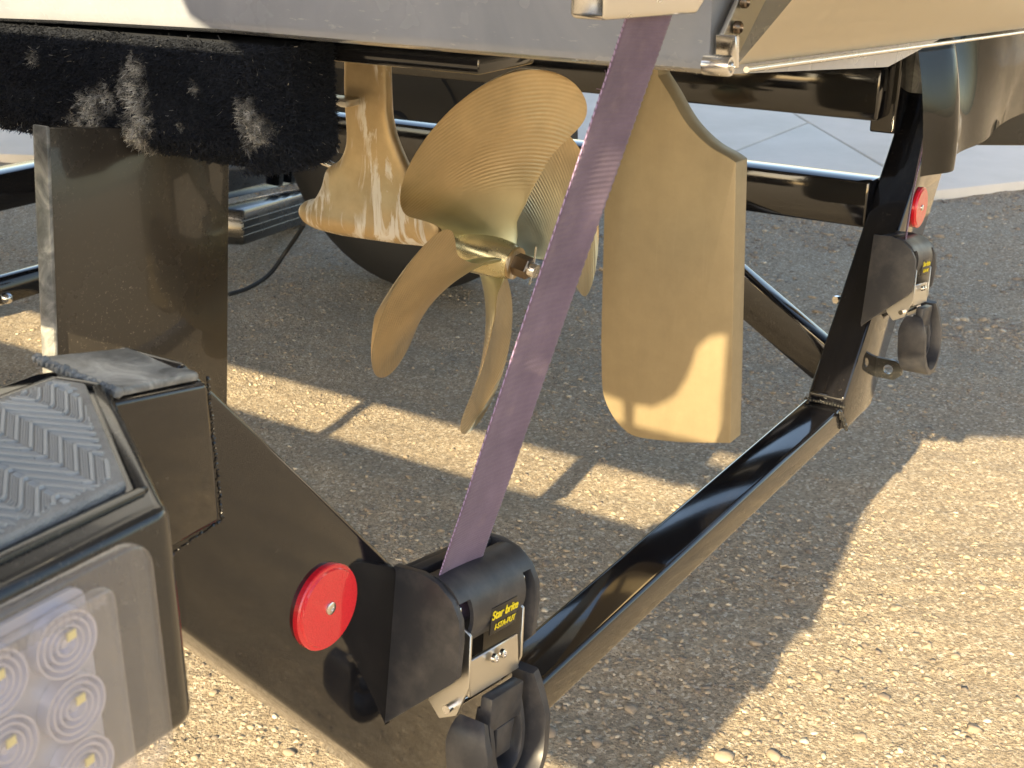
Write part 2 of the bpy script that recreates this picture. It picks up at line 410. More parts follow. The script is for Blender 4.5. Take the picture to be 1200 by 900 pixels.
# gravel: small angular stones, joined
def ico_template(sub):
    b = bmesh.new(); bmesh.ops.create_icosphere(b, subdivisions=sub, radius=1.0)
    v = np.array([x.co[:] for x in b.verts]); f = np.array([[q.index for q in x.verts] for x in b.faces]); b.free(); return v, f
def stones(name, n, smin, smax, region, dens=None, sub=1, power=2.2):
    v, f = ico_template(sub); k = len(v)
    x = rng.uniform(region[0], region[1], n); y = rng.uniform(region[2], region[3], n)
    cl = vnoise(x * 3 + 7, y * 3 + 9, 8) + vnoise(x * 9 + 7, y * 9 + 9, 9) * 0.7
    keep = (rng.random(n) < np.clip(0.5 + cl * 1.4, 0.08, 1)) & (~on_concrete(x, y)); x = x[keep]; y = y[keep]; n = len(x)
    s = smin + (smax - smin) * rng.random(n) ** power
    sc = s[:, None] * np.stack([rng.uniform(0.7, 1.3, n), rng.uniform(0.5, 1.0, n), rng.uniform(0.28, 0.6, n)], 1)
    jit = 1 + rng.uniform(-0.42, 0.38, (n, k, 1))
    P = v[None] * jit * sc[:, None, :]
    a = rng.uniform(0, 6.28, n); t = rng.uniform(-0.4, 0.4, n)
    ca, sa = np.cos(a)[:, None], np.sin(a)[:, None]; ct, st = np.cos(t)[:, None], np.sin(t)[:, None]
    X, Y_, Z = P[..., 0], P[..., 1], P[..., 2]
    Y2 = Y_ * ct - Z * st; Z2 = Y_ * st + Z * ct; X3 = X * ca - Y2 * sa; Y3 = X * sa + Y2 * ca
    z0 = ground_h(x, y) + sc[:, 2] * 0.05
    V = np.stack([X3 + x[:, None], Y3 + y[:, None], Z2 + z0[:, None]], 2).reshape(-1, 3)
    F = (f[None] + (np.arange(n) * k)[:, None, None]).reshape(-1, 3)
    tint = np.repeat(rng.random(n), k)
    return mesh_np(name, V, F, M['stone'], attr=('tint', tint))
EDGE = [(4.3, 0.05), (3.62, 0.46), (3.27, 0.69), (3.04, 1.3), (1.95, 3.85), (0.2, 7.9), (-5.0, 20.0)]
def on_concrete(x, y):
    ex = np.array([e[0] for e in EDGE]); ey = np.array([e[1] for e in EDGE])
    xe = np.interp(y, ey, ex)
    return (x > xe - 0.01)
g = stones('gravel', 230000, 0.0010, 0.0068, (-0.5, 4.2, -0.65, 3.4), sub=1, power=3.0)
tag(g, kind='stuff', label='fine tan gravel scattered over the dirt under the trailer', cat='gravel')
g = stones('gravel_edge', 9000, 0.006, 0.016, (1.9, 4.3, -0.3, 3.4), sub=1, power=2.0)
tag(g, kind='stuff', label='coarser grey gravel along the edge of the concrete', cat='gravel')
# individually seen stones
sv, sf = ico_template(2)
spots = [(847, 893, .012), (905, 890, .013), (645, 857, .010), (622, 664, .010), (640, 662, .008), (888, 757, .011), (975, 603, .008), (1088, 757, .009), (918, 664, .011),
         (1050, 716, .012), (1035, 825, .010), (1150, 690, .011), (1120, 770, .009), (1165, 590, .009), (1010, 870, .012), (740, 830, .010), (700, 870, .011), (780, 660, .008),
         (690, 560, .008), (480, 560, .009), (380, 480, .008), (250, 810, .008), (340, 880, .010), (300, 800, .007), (1140, 860, .012), (960, 800, .009)]
for i, (px, py, s) in enumerate(spots):
    p = at(px, py, Z=0.0)
    Vv = np.sign(sv) * np.abs(sv) ** 0.8 * (0.85 + rng.uniform(-0.2, 0.2, (len(sv), 1)) + 0.3 * np.sin(sv @ rng.normal(0, 2, (3, 1)))) * np.array([s * rng.uniform(.8, 1.1), s * rng.uniform(.55, .9), s * rng.uniform(.35, .5)])
    z = float(ground_h(np.array([p.x]), np.array([p.y]))[0]) + s * 0.06
    o = mesh_np('stone', Vv, sf, M['stone'], loc=(p.x, p.y, z), attr=('tint', np.full(len(sv), rng.uniform(.15, .85))))
    o.rotation_euler = (0, 0, random.uniform(0, 6))
    tag(o, 'loose pale stone a little larger than the gravel it lies in', 'stone', 'larger loose stones lying on the dirt')

# concrete slab with joints: separate slabs laid beside each other
def slab(pts, z=0.035):
    return prism([(x, y, -0.10) for x, y in pts], (0, 0, z + 0.10), 0.008, 2)
pav = empty('concrete_pavement', (6, 2, 0)); tag(pav, kind='structure')
obj('slab', slab([(30, -14), (4.3, 0.05), (3.62, 0.46), (3.262, 0.70), (4.385, 1.585), (30, 20)]), M['concrete'], pav)
obj('slab', slab([(3.255, 0.712), (3.04, 1.3), (2.955, 1.536), (4.30, 1.529)]), M['concrete'], pav)
obj('slab', slab([(2.95, 1.546), (1.95, 3.85), (0.2, 7.9), (-5, 20), (30, 30), (30, 20.02), (4.385, 1.60), (4.31, 1.539)]), M['concrete'], pav)

# ------------------------------------------------------------------ TRAILER
trailer = tag(empty('boat_trailer', (0, 0, 0)), 'glossy black steel boat trailer with step pad and two red reflectors, under the hull', 'trailer')
def top_z(x): return 0.588 + 1.26 * (abs(x) - 0.526)
XI, ZB = 0.377, 0.40
# rear crossmember
def rounded_bar(x0, x1, y0, y1, z0, z1, r):
    pts = []
    for cy, cz, a0 in ((y0 + r, z1 - r, 180), (y1 - r, z1 - r, 90), (y1 - r, z0 + r, 0), (y0 + r, z0 + r, -90)):
        for k in range(5):
            a = math.radians(a0 - k * 22.5)
            pts.append((x0, cy + r * math.cos(a), cz + r * math.sin(a)))
    return prism(pts, (x1 - x0, 0, 0))
obj('rear_crossmember', rounded_bar(-XI - 0.03, XI + 0.03, 0.0, 0.052, ZB - 0.036, ZB, 0.006), M['paint'], trailer)
# raking uprights
def upright(sg, xt):
    zt = top_z(xt); h = 0.168
    pts = [(sg * (XI - 0.004), 0, ZB + 0.012), (sg * xt, 0, zt), (sg * (xt + 0.02), 0, zt - 0.012), (sg * (xt + 0.02), 0, zt - 0.146), (sg * (XI + 0.110), 0, ZB - 0.036), (sg * (XI + 0.02), 0, ZB - 0.036 - 0.001), (sg * (XI - 0.004), 0, ZB - 0.03)]
    return prism(pts, (0, 0.048, 0), 0.0035, 3)
bm_ = upright(-1, 0.690); bmesh.ops.translate(bm_, verts=bm_.verts, vec=(0, -0.002, 0))
obj('upright', bm_, M['paint'], trailer)
bm_ = upright(1, 0.70); bmesh.ops.translate(bm_, verts=bm_.verts, vec=(0, -0.002, 0))
obj('upright', bm_, M['paint'], trailer)
obj('weld_bead', weldbead([(XI - 0.01, -0.004, ZB + 0.004), (XI - 0.01, 0.05, ZB + 0.004)], 0.0026), M['paint_dusty'], trailer)
b_ = weldbead([(XI - 0.02, -0.003, ZB), (XI + 0.01, -0.004, ZB - 0.035)], 0.003)
obj('weld_bead', b_, M['paint_dusty'], trailer)
# bracket strip where crossmember meets upright (front bevel plate)
# arm block welded to the upright, port side
obj('arm_block', prism([(-0.800, -0.012, 0.703), (-0.684, -0.012, 0.704), (-0.684, -0.012, 0.784), (-0.742, -0.012, 0.794), (-0.800, -0.012, 0.794)], (0, 0.062, 0), 0.004, 3), M['paint'], trailer)
obj('arm_cap', prism([(-0.744, -0.012, 0.7945), (-0.688, -0.010, 0.785), (-0.690, 0.040, 0.789), (-0.742, 0.046, 0.7985)], (0, 0, 0.005), 0.002, 2), M['weld'], trailer)
obj('weld_bead', weldbead([(-0.683, -0.010, 0.785), (-0.6805, -0.008, 0.703), (-0.745, -0.012, 0.698)], 0.0011, 0.0018), M['paint'], trailer)
obj('weld_bead', weldbead([(-0.744, -0.016, 0.7985), (-0.740, 0.05, 0.802)], 0.0025), M['weld'], trailer)
# step box
ZS = 0.80
stp = [(-1.32, 0.024), (-0.742, 0.024), (-0.744, -0.012), (-0.812, -0.124), (-1.32, -0.124)]
b = prism([(x, y, ZS - 0.100) for x, y in stp], (0, 0, 0.100), 0.006, 4)
obj('step_box', b, M['paint_dusty'], trailer)
def off_poly(P, d):
    out = []; n_ = len(P)
    for i in range(n_):
        a = Vector(P[i - 1]); c = Vector(P[i]); e = Vector(P[(i + 1) % n_])
        d1 = (c - a).normalized(); d2 = (e - c).normalized(); n1 = Vector((d1.y, -d1.x)); n2 = Vector((d2.y, -d2.x))
        k = (n1 + n2).normalized(); out.append(tuple(c - k * (-d) / max(0.4, k.dot(n1)) * 1))
    return out
pad = [(-1.02, 0.012), (-0.756, 0.014), (-0.752, -0.004), (-0.8125, -0.101), (-1.02, -0.101)]
# raised lip around the pad
lip_o = [(-1.03, 0.0185), (-0.751, 0.0185), (-0.7475, -0.006), (-0.8105, -0.1075), (-1.03, -0.1075)]
b = bmesh.new()
for i in range(5):
    a, c = Vector((*lip_o[i], ZS)), Vector((*lip_o[(i + 1) % 5], ZS))
    beam(a, c, 0.005, 0.004, (0, 0, 1), 0.0012, b)
obj('pad_rim', b, M['paint_dusty'], trailer)
padb = obj('tread_pad', prism([(x, y, ZS - 0.002) for x, y in pad], (0, 0, 0.006), 0.002, 3), M['pad'], trailer)
def inside(p, poly):
    c = False
    for i in range(len(poly)):
        x1, y1 = poly[i]; x2, y2 = poly[i - 1]
        if (y1 > p[1]) != (y2 > p[1]) and p[0] < (x2 - x1) * (p[1] - y1) / (y2 - y1) + x1: c = not c
    return c
b = bmesh.new(); ang = math.radians(-8); cx, cy = -0.86, -0.04
inner = [(-1.015, 0.008), (-0.760, 0.010), (-0.757, -0.004), (-0.8145, -0.098), (-1.015, -0.098)]
for li in range(-16, 17):
    off = li * 0.0115
    for sub, wd in ((0, 0.0022), (0.0032, 0.0009), (0.0052, 0.0009), (0.0072, 0.0009)):
        amp, per = 0.013, 0.030
        nseg = 140; prev = None
        for k in range(nseg + 1):
            s_ = -0.2 + 0.4 * k / nseg
            ph = (s_ / per) % 1.0; zg = (abs(ph * 2 - 1) - 0.5) * 2 * amp
            x = cx + s_ * math.cos(ang) - (off + sub + zg) * math.sin(ang)
            y = cy + s_ * math.sin(ang) + (off + sub + zg) * math.cos(ang)
            p = (x, y)
            if prev and inside(p, inner) and inside(prev, inner) and x > -0.93:
                a = Vector((*prev, ZS + 0.0040)); c = Vector((*p, ZS + 0.0040)); d = (c - a).normalized(); sd = Vector((-d.y, d.x, 0)) * wd / 2
                h = Vector((0, 0, 0.0013 if sub == 0 else 0.0007))
                vs = [b.verts.new(q) for q in (a - sd, a + sd, c + sd, c - sd, a - sd * 0.6 + h, a + sd * 0.6 + h, c + sd * 0.6 + h, c - sd * 0.6 + h)]
                for f in ((4, 5, 6, 7), (0, 1, 5, 4), (2, 3, 7, 6), (1, 2, 6, 5), (3, 0, 4, 7)): b.faces.new([vs[i] for i in f])
            prev = p
o = obj('chevron_ridge', b, M['ridge'], padb, smooth=False); tag(o, kind='stuff')

# tail light
tl = empty('tail_light', (-0.92, -0.126, 0.745), trailer)
YL = -0.124
def rrect(x0, x1, z0, z1, r, y, k=6):
    P = []
    for cx_, cz_, a0 in ((x1 - r, z1 - r, 90), (x1 - r, z0 + r, 0), (x0 + r, z0 + r, -90), (x0 + r, z1 - r, 180)):
        for i in range(k + 1):
            a = math.radians(a0 - i * 90 / k); P.append((cx_ + r * math.cos(a), y, cz_ + r * math.sin(a)))
    return P
obj('lamp_backing', prism(rrect(-1.0, -0.856, 0.707, 0.788, 0.006, YL), (0, -0.002, 0)), M['lampback'], tl)
b = prism(rrect(-1.022, -0.829, 0.697, 0.797, 0.012, YL - 0.0025), (0, -0.0065, 0), 0.002, 3)
obj('lens_flange', b, M['lens'], tl)
b = prism(rrect(-1.0, -0.852, 0.704, 0.790, 0.006, YL - 0.0092), (0, -0.006, 0), 0.002, 3)
obj('lens', b, M['lens'], tl)
b = bmesh.new()
for k in range(47):
    x = -0.998 + k * 0.003
    prism([(x, YL - 0.0155, 0.785), (x + 0.0015, YL - 0.0172, 0.785), (x + 0.003, YL - 0.0155, 0.785)], (0, 0, 0.0045), 0, 1, b)
obj('lens_prism', b, M['lens'], tl, smooth=False)
for zc in (0.7715, 0.745, 0.7185):
    for xc in (-0.8695, -0.8985, -0.9275, -0.9565, -0.985):
        prof = [(0.0, 0.0131)]
        for k in range(4):
            r0 = 0.0128 - k * 0.0027
            prof += [(0.0052, r0), (0.0052, r0 - 0.0009), (0.0022, r0 - 0.0021)]
        prof += [(0.0040, 0.0018), (0.0046, 0.0)]
        obj('led_cup', lathe((xc, YL - 0.0022, zc), (0, -1, 0), prof, 36), M['cup'], tl)
        bc = prism([(xc - 0.001, YL - 0.0084, zc + 0.0022), (xc + 0.0026, YL - 0.0084, zc + 0.0026), (xc + 0.0028, YL - 0.0084, zc + 0.0058), (xc - 0.0008, YL - 0.0084, zc + 0.0054)], (0, -0.001, 0))
        obj('led_chip', bc, M['led'], tl, smooth=False)

# starboard arm block and step box (mirror of the port one)
obj('arm_block', box(0.655, 0.742, -0.006, 0.052, 0.715, 0.83, 0.004), M['weld'], trailer)
obj('arm_post', box(0.60, 0.665, 0.040, 0.075, 0.705, 0.98, 0.003), M['paint'], trailer)
obj('step_box', prism([(-x, y, 0.672) for x, y in stp], (0, 0, 0.110), 0.006, 4), M['paint_dusty'], trailer)
# reflectors
def reflector(x, z):
    r = obj('reflector', lathe((x, -0.002, z), (0, -1, 0), [(0, 0.0275), (0.0035, 0.0275), (0.0043, 0.0268), (0.0043, 0.0250), (0.0056, 0.0243), (0.0056, 0.0)], 48), M['red'], trailer)
    obj('rivet', lathe((x, -0.0076, z), (0, -1, 0), [(0, 0.0042), (0.001, 0.0040), (0.0016, 0.003), (0.0016, 0.0015), (0.0009, 0.0012), (0.0009, 0)], 20), M['steel'], r)
    return r
reflector(-0.600, 0.607); reflector(0.600, 0.612)
# tie down lug with a hole
def lug():
    c = at(1026, 430, Y=-0.002); s = 0.0135; XL = c.x
    c = Vector((0, 0, c.z))
    outer = [(c.x - s * 0.6, c.z - s), (c.x + s * 1.9, c.z - s), (c.x + s * 2.6, c.z - s * .35), (c.x + s * 2.6, c.z + s * .45), (c.x + s * 2.0, c.z + s), (c.x - s * 0.6, c.z + s)]
    hc = (c.x + s * 1.25, c.z); r = s * 0.48; k = 24
    b = bmesh.new()
    ring = [(hc[0] + r * math.cos(2 * math.pi * i / k), hc[1] + r * math.sin(2 * math.pi * i / k)) for i in range(k)]
    def hit(a):
        d = Vector((math.cos(a), math.sin(a))); best = 9
        for i in range(len(outer)):
            p, q = Vector(outer[i]), Vector(outer[(i + 1) % len(outer)]); e = q - p; den = d.x * e.y - d.y * e.x
            if abs(den) < 1e-9: continue
            w_ = p - Vector(hc); t = (w_.x * e.y - w_.y * e.x) / den; u_ = (w_.x * d.y - w_.y * d.x) / den
            if t > 0 and -1e-6 <= u_ <= 1 + 1e-6: best = min(best, t)
        return (hc[0] + d.x * best, hc[1] + d.y * best)
    out = [hit(2 * math.pi * i / k) for i in range(k)]
    L = []
    for xx in (XL, XL + 0.005):
        L.append(([b.verts.new((xx, -0.002 - x, z)) for x, z in ring], [b.verts.new((xx, -0.002 - x, z)) for x, z in out]))
    for i in range(k):
        j = (i + 1) % k
        for (R_, O_) in L: b.faces.new((R_[i], R_[j], O_[j], O_[i]))
        b.faces.new((L[0][0][i], L[0][0][j], L[1][0][j], L[1][0][i])); b.faces.new((L[0][1][i], L[0][1][j], L[1][1][j], L[1][1][i]))
    return b
obj('tie_down_lug', lug(), M['paint_dusty'], trailer)
# rails, brace
obj('frame_rail', box(0.535, 0.585, 0.046, 4.2, 0.590, 0.652, 0.004), M['paint'], trailer)
obj('bunk_beam', box(0.55, 0.61, 0.05, 3.6, 0.728, 0.795, 0.004), M['paint'], trailer)
obj('bunk', box(0.54, 0.62, 0.05, 3.6, 0.798, 0.86, 0.006), M['bottom'], trailer)
obj('brace', beam((0.45, 0.05, 0.425), (0.45, 0.42, 0.655), 0.03, 0.052, (0, 0, 1), 0.003), M['paint'], trailer)
bt = at(984, 347, X=0.52)
obj('bolt', lathe(at(988, 349, Y=0.047), (-1, 0.35, 0), [(-0.02, 0.003), (0.010, 0.003), (0.010, 0.0055), (0.016, 0.0055), (0.016, 0)], 6), M['steel'], trailer)
# port fender box, then unseen boards and posts added and cut for their shade
obj('shade_block', box(-1.32, -0.85, 0.026, 0.155, 0.70, 0.80, 0.01), M['paint'], trailer)  # unseen block added to shade the ground behind the step
obj('fender_box', box(-0.80, -0.75, 0.16, 3.4, 0.545, 0.730, 0.01), M['paint'], trailer)
obj('shade_board', box(-0.80, -0.75, 0.155, 3.2, 0.842, 1.102, 0.006), M['carpet'], trailer)
def cast(p, X=-1.0):
    k = (X - p.x) / SUN.x; q = p + SUN * k; return q
gp = [cast(at(px, py, X=-0.013)) for px, py in ((885, 372), (838, 378), (822, 392), (812, 425), (798, 448), (772, 462), (745, 458), (743, 500), (737, 500), (735, 455), (715, 448), (700, 440))]
q0 = gp[-1]; gp += [Vector((-1, 0.152, q0.z)), Vector((-1, 0.152, 1.18))]
gp += [cast(at(px, py, X=-0.36)) for px, py in ((300, 47), (225, -5), (200, -60), (840, -80), (880, -40), (890, 90))]
obj('shade_cutout', prism([(-1.0, p.y, p.z) for p in gp], (-0.03, 0, 0)), M['paint'], trailer)  # unseen board, outline traced from shade edges on rudder and hull
obj('shade_cutout', prism([(-1.0, -0.123, 0.60), (-1.0, -0.183, 0.80), (-1.0, -0.188, 0.845), (-1.0, -0.175, 0.875), (-1.0, -0.142, 0.925), (-1.0, -0.165, 1.012), (-1.0, 0.15, 1.012), (-1.0, 0.15, 0.975), (-1.0, -0.02, 0.955), (-1.0, 0.03, 0.93), (-1.0, 0.03, 0.60)], (-0.03, 0, 0)), M['paint'], trailer)
obj('shade_cutout_post', box(-1.046, -1.031, -0.195, -0.165, 0.80, 1.30, 0.002), M['paint'], trailer)
obj('shade_post', box(-0.84, -0.80, 0.885, 0.91, 0.60, 1.10, 0.004), M['paint'], trailer)  # unseen post, set to throw the break in the lit ground strip
obj('shade_post', box(-0.84, -0.80, 2.5, 2.54, 0.60, 1.165, 0.004), M['paint'], trailer)
obj('front_rail', box(-0.80, 0.585, 4.2, 4.26, 0.56, 0.66, 0.004), M['paint'], trailer)
obj('front_rail', box(-0.80, -0.75, 3.4, 4.2, 0.56, 0.66, 0.004), M['paint'], trailer)
# bunk brackets
def bracket(y, zb):
    return prism([(-0.450, y, zb), (-0.251, y, zb), (-0.251, y, 0.815), (-0.450, y, 0.815)], (0, 0.008, 0), 0.0012, 2)
c4 = [at(57, 150, Y=0.42), at(269, 150, Y=0.42), at(266, 520, Y=0.42), at(72, 520, Y=0.42)]
obj('bunk_bracket', prism([(p.x, p.y, p.z) for p in c4], (0, 0.012, 0), 0.0012, 2), M['bracket_paint'], trailer)
e4 = [at(54, 148, Y=0.418), at(59, 148, Y=0.418), at(73, 520, Y=0.418), at(68, 520, Y=0.418)]
obj('bracket_lit_edge', prism([(p.x, p.y, p.z) for p in e4], (0, 0.018, 0), 0.0015, 2), M['weld'], trailer)  # pale strip paints in the sunlit edge of the plate
obj('bunk_bracket', bracket(1.45, 0.45), M['paint'], trailer)
obj('cross_tube', box(-0.80, 0.50, 0.43, 0.48, 0.45, 0.498, 0.004), M['paint'], trailer) if False else None
# axle and parts far under the boat
obj('axle', box(-0.75, 1.5, 2.18, 2.26, 0.285, 0.375, 0.008), M['paint'], trailer)
obj('axle_plate', box(0.62, 0.94, 2.10, 2.16, 0.085, 0.150, 0.02), M['paint'], trailer)
obj('grease_cap', lathe(at(8, 349, Y=2.1), (-0.5, -0.8, 0.1), [(0, 0.014), (0.01, 0.013), (0.016, 0.008), (0.018, 0)], 16), M['steel'], trailer)
# fender step and vent behind the strut
P0, P1 = at(266, 266, Y=2.05), at(400, 226, Y=2.6)
obj('fender_step', beam(P0, P1 + (P1 - P0) * 0.2, 0.10, 0.10, (0, 0, 1), 0.012), M['paint_dusty'], trailer)
b = bmesh.new()
for k in (0.02, 0.0, -0.02): beam(P0 + Vector((0, -0.055, k)), P1 + Vector((0, -0.055, k)), 0.006, 0.006, (0, 0, 1), 0.001, b)
obj('fender_moulding', b, M['paint_dusty'], trailer)
fv = obj('fender_vent', beam(P0 + Vector((0, .06, .14)), P1 + Vector((0, .06, .14)), 0.02, 0.16, (0, 0, 1), 0.004), M['paint'], trailer)
for k in range(6):
    q = P0.lerp(P1, 0.45 + k * 0.11) + Vector((0, 0.035, 0.12))
    obj('vent_slat', beam(q - Vector((0, 0, .05)), q + Vector((0.02, 0, .05)), 0.02, 0.03, (0, 1, 0), 0.002), M['paint_dusty'], fv)
obj('cable', tube(smoothline([at(268, 345, Z=0.02), at(290, 338, Z=0.02), at(315, 322, Z=0.03), at(335, 295, Z=0.08), at(352, 270, Z=0.16), at(356, 262, Z=0.22)], 6), 0.006, 8), M['rubber'], trailer)
# starboard wheel
WC = Vector((1.55, 1.55, 0.43))
wh = empty('wheel', WC, trailer)
obj('tyre', lathe(WC, (1, 0, 0), [(-0.10, 0.20), (-0.115, 0.25), (-0.12, 0.33), (-0.105, 0.39), (-0.08, 0.42), (0.08, 0.42), (0.105, 0.39), (0.12, 0.33), (0.115, 0.25), (0.10, 0.20)], 56), M['rubber'], wh)
rim = obj('rim', lathe(WC, (1, 0, 0), [(-0.108, 0.20), (-0.10, 0.205), (-0.06, 0.19), (-0.05, 0.13), (-0.045, 0.06), (-0.05, 0.0)], 48), M['rubber'], wh)
obj('hub_cap', lathe(WC + Vector((-0.05, 0, 0)), (-1, 0, 0), [(0, 0.068), (0.04, 0.064), (0.07, 0.045), (0.08, 0.0)], 28), M['rubber'], wh)
for k in range(12):
    a = k * math.pi / 6 + 0.2
    c = WC + Vector((-0.062, math.cos(a) * 0.105, math.sin(a) * 0.105))
    obj('rim_slot', beam(c - Vector((0, math.cos(a), math.sin(a))) * 0.022, c + Vector((0, math.cos(a), math.sin(a))) * 0.022, 0.024, 0.012, (1, 0, 0), 0.004), M['slot'], wh)

# bunk under the hull, with its carpet pile
bx0, bx1, by0, by1, bz0, bz1 = -0.366, -0.285, 0.238, 3.2, 0.798, 0.898
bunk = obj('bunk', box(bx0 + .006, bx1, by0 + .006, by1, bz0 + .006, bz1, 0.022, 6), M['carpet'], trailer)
# pile: curled fibre blades standing on the outer, lower and end faces
nh = 150000
sel = rng.random(nh)
Yh = by0 + (1.05) * rng.random(nh) ** 1.15
Pz = bz0 + (bz1 - bz0) * rng.random(nh)
base = np.stack([np.full(nh, bx0 + .006), Yh, Pz], 1); nrm = np.tile(np.array([-1.0, 0, 0]), (nh, 1))
lo = sel < 0.22; base[lo, 2] = bz0 + .006; base[lo, 0] = bx0 + (bx1 - bx0) * rng.random(lo.sum()); nrm[lo] = (0, 0, -1)
en = sel > 0.82; base[en, 1] = by0 + .006; base[en, 0] = bx0 + (bx1 - bx0) * rng.random(en.sum()); nrm[en] = (0, -1, 0)
RR = 0.024
def rnd(d): dd = np.clip(RR - d, 0, RR); return RR - np.sqrt(np.maximum(RR * RR - dd * dd, 0))
out_ = ~(lo | en)
base[out_, 0] += rnd(base[out_, 2] - bz0) + 0.7 * rnd(bz1 - base[out_, 2]) + rnd(base[out_, 1] - by0)
base[lo, 2] += rnd(base[lo, 0] - bx0) + 0.8 * rnd(base[lo, 1] - by0)
base[en, 1] += rnd(base[en, 0] - bx0) + 0.8 * rnd(base[en, 2] - bz0)
lump = vnoise(base[:, 1] * 30 + 10, base[:, 2] * 30 + base[:, 0] * 20 + 50, 12)
Lh = 0.0030 * (0.6 + 0.9 * rng.random(nh)) * (1 + 1.1 * lump)
dr = nrm + rng.normal(0, 0.55, (nh, 3)) + np.array([0, 0, -0.25]); dr /= np.linalg.norm(dr, axis=1)[:, None]
sd = np.cross(dr, rng.normal(0, 1, (nh, 3))); sd /= np.linalg.norm(sd, axis=1)[:, None]; wd = 0.00022 + 0.0003 * rng.random(nh)
mid = base + dr * (Lh * 0.6)[:, None]; dr2 = dr + rng.normal(0, 0.6, (nh, 3)); tip = mid + dr2 * (Lh * 0.5)[:, None]
s3 = sd * wd[:, None]
V = np.stack([base - s3, base + s3, mid + s3, mid - s3, tip + s3 * .6, tip - s3 * .6], 1)
F = (np.array([[0, 1, 2, 3], [3, 2, 4, 5]])[None] + (np.arange(nh) * 6)[:, None, None]).reshape(-1, 4)
# worn, dust-matted clumps, their sunlit brightness painted in
sunlit_wear = np.zeros(nh)
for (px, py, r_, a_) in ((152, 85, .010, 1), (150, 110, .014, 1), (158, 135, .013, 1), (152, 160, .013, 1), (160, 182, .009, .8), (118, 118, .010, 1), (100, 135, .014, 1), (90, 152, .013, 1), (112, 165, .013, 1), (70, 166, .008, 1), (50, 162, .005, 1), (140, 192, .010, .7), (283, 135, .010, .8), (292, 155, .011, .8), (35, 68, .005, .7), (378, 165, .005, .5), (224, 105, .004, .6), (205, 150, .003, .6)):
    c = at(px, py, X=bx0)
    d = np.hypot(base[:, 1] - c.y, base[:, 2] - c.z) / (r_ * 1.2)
    sunlit_wear = np.maximum(sunlit_wear, a_ * np.clip(1.3 - d + 0.9 * vnoise(base[:, 1] * 230, base[:, 2] * 230 + 30, 14), 0, 1))
sunlit_wear *= np.clip(0.85 + 1.7 * vnoise(base[:, 1] * 330, base[:, 2] * 330 + 30, 15), 0.05, 1) * (0.5 + 0.5 * rng.random(nh))
sunlit_wear = np.maximum(sunlit_wear, (rng.random(nh) > 0.996) * 0.3)
o = mesh_np('carpet_pile', V.reshape(-1, 3), F, M['carpet'], parent=bunk, attr=('sunlit_wear', np.repeat(sunlit_wear, 6))); tag(o, kind='stuff')

# ------------------------------------------------------------------ BOAT
boat = tag(empty('boat', (0, 0, 0.86)), 'pale grey boat hull resting on the black trailer with bronze propeller, strut and rudder below', 'boat')
hx = 0.36
def hull_bm(yb0, yb1):
    sec = [(-hx, 1.50), (-hx, 0.918), (-hx + 0.004, 0.910), (-hx + 0.012, 0.906), (0.0, 0.872), (0.43, 0.898), (0.445, 0.91), (0.445, 1.50)]
    return prism([(x, yb0, z) for x, z in sec], (0, yb1 - yb0, 0))
b = bmesh.new()
# side wall dips slightly towards the bow end of the view
ys = [-0.128, 0.0, 0.3, 0.5, 0.75, 1.1, 2, 3.5, 5.2]
dz = [0, 0, 0, -0.004, -0.012, -0.02, -0.02, 0.05, 0.4]
rings = []
sec = [(-hx, 1.50), (-hx, 0.918), (-hx + 0.0035, 0.910), (-hx + 0.012, 0.906), (0.0, 0.872), (0.43, 0.898), (0.445, 0.91), (0.445, 1.50)]
for y, d in zip(ys, dz):
    rings.append([b.verts.new((x, y, z + (d if z < 1.4 else 0))) for x, z in sec])
for i in range(len(ys) - 1):
    for k in range(len(sec)):
        k2 = (k + 1) % len(sec); b.faces.new((rings[i][k], rings[i][k2], rings[i + 1][k2], rings[i + 1][k]))
b.faces.new(rings[0]); b.faces.new(list(reversed(rings[-1])))
obj('hull', b, M['gelcoat'], boat)
obj('strake', box(-0.28, -0.20, 0.10, 3, 0.880, 0.893, 0.003), M['bottom'], boat)
obj('upper_hull', prism([(-hx, -0.10, 1.503), (-1.2, 0.1, 1.66), (-1.2, 0.1, 2.35), (1.2, 0.1, 2.35), (1.2, 0.1, 1.66), (0.445, -0.10, 1.503)], (0, 5.5, 0), 0.02, 2), M['gelcoat'], boat)
obj('stern_deck', prism([(-hx, -0.30, 1.505), (-hx, -0.30, 2.2), (1.0, -0.30, 2.2), (1.0, -0.30, 1.505)], (0, 0.35, 0), 0.01, 2), M['gelcoat'], boat)
obj('swim_platform', prism([(-0.36, -0.128, 1.05), (-0.69, -0.16, 1.05), (-0.725, -0.195, 1.05), (-0.615, -0.40, 1.05), (0.9, -0.42, 1.05), (0.95, -0.128, 1.05)], (0, 0, 0.05), 0.006, 2), M['gelcoat'], boat)  # unseen platform, slanted port edge shaped for the shade it throws
obj('platform_mount', box(-0.1, 0.5, -0.30, -0.135, 1.103, 1.5, 0.01), M['gelcoat'], boat)
obj('shade_canopy', box(-1.1, 1.1, 0.8, 3.2, 3.2, 3.26, 0.01), M['bottom'], boat)  # unseen canopy, added to carry the boat's shade onto the concrete
for x in (-1.08, 1.08):
    obj('shade_canopy_post', box(x - .03, x + .03, 1.0, 1.06, 2.345, 3.2, 0.01), M['steel'], boat)
    obj('shade_canopy_post', box(x - .03, x + .03, 2.9, 2.96, 2.345, 3.2, 0.01), M['steel'], boat)

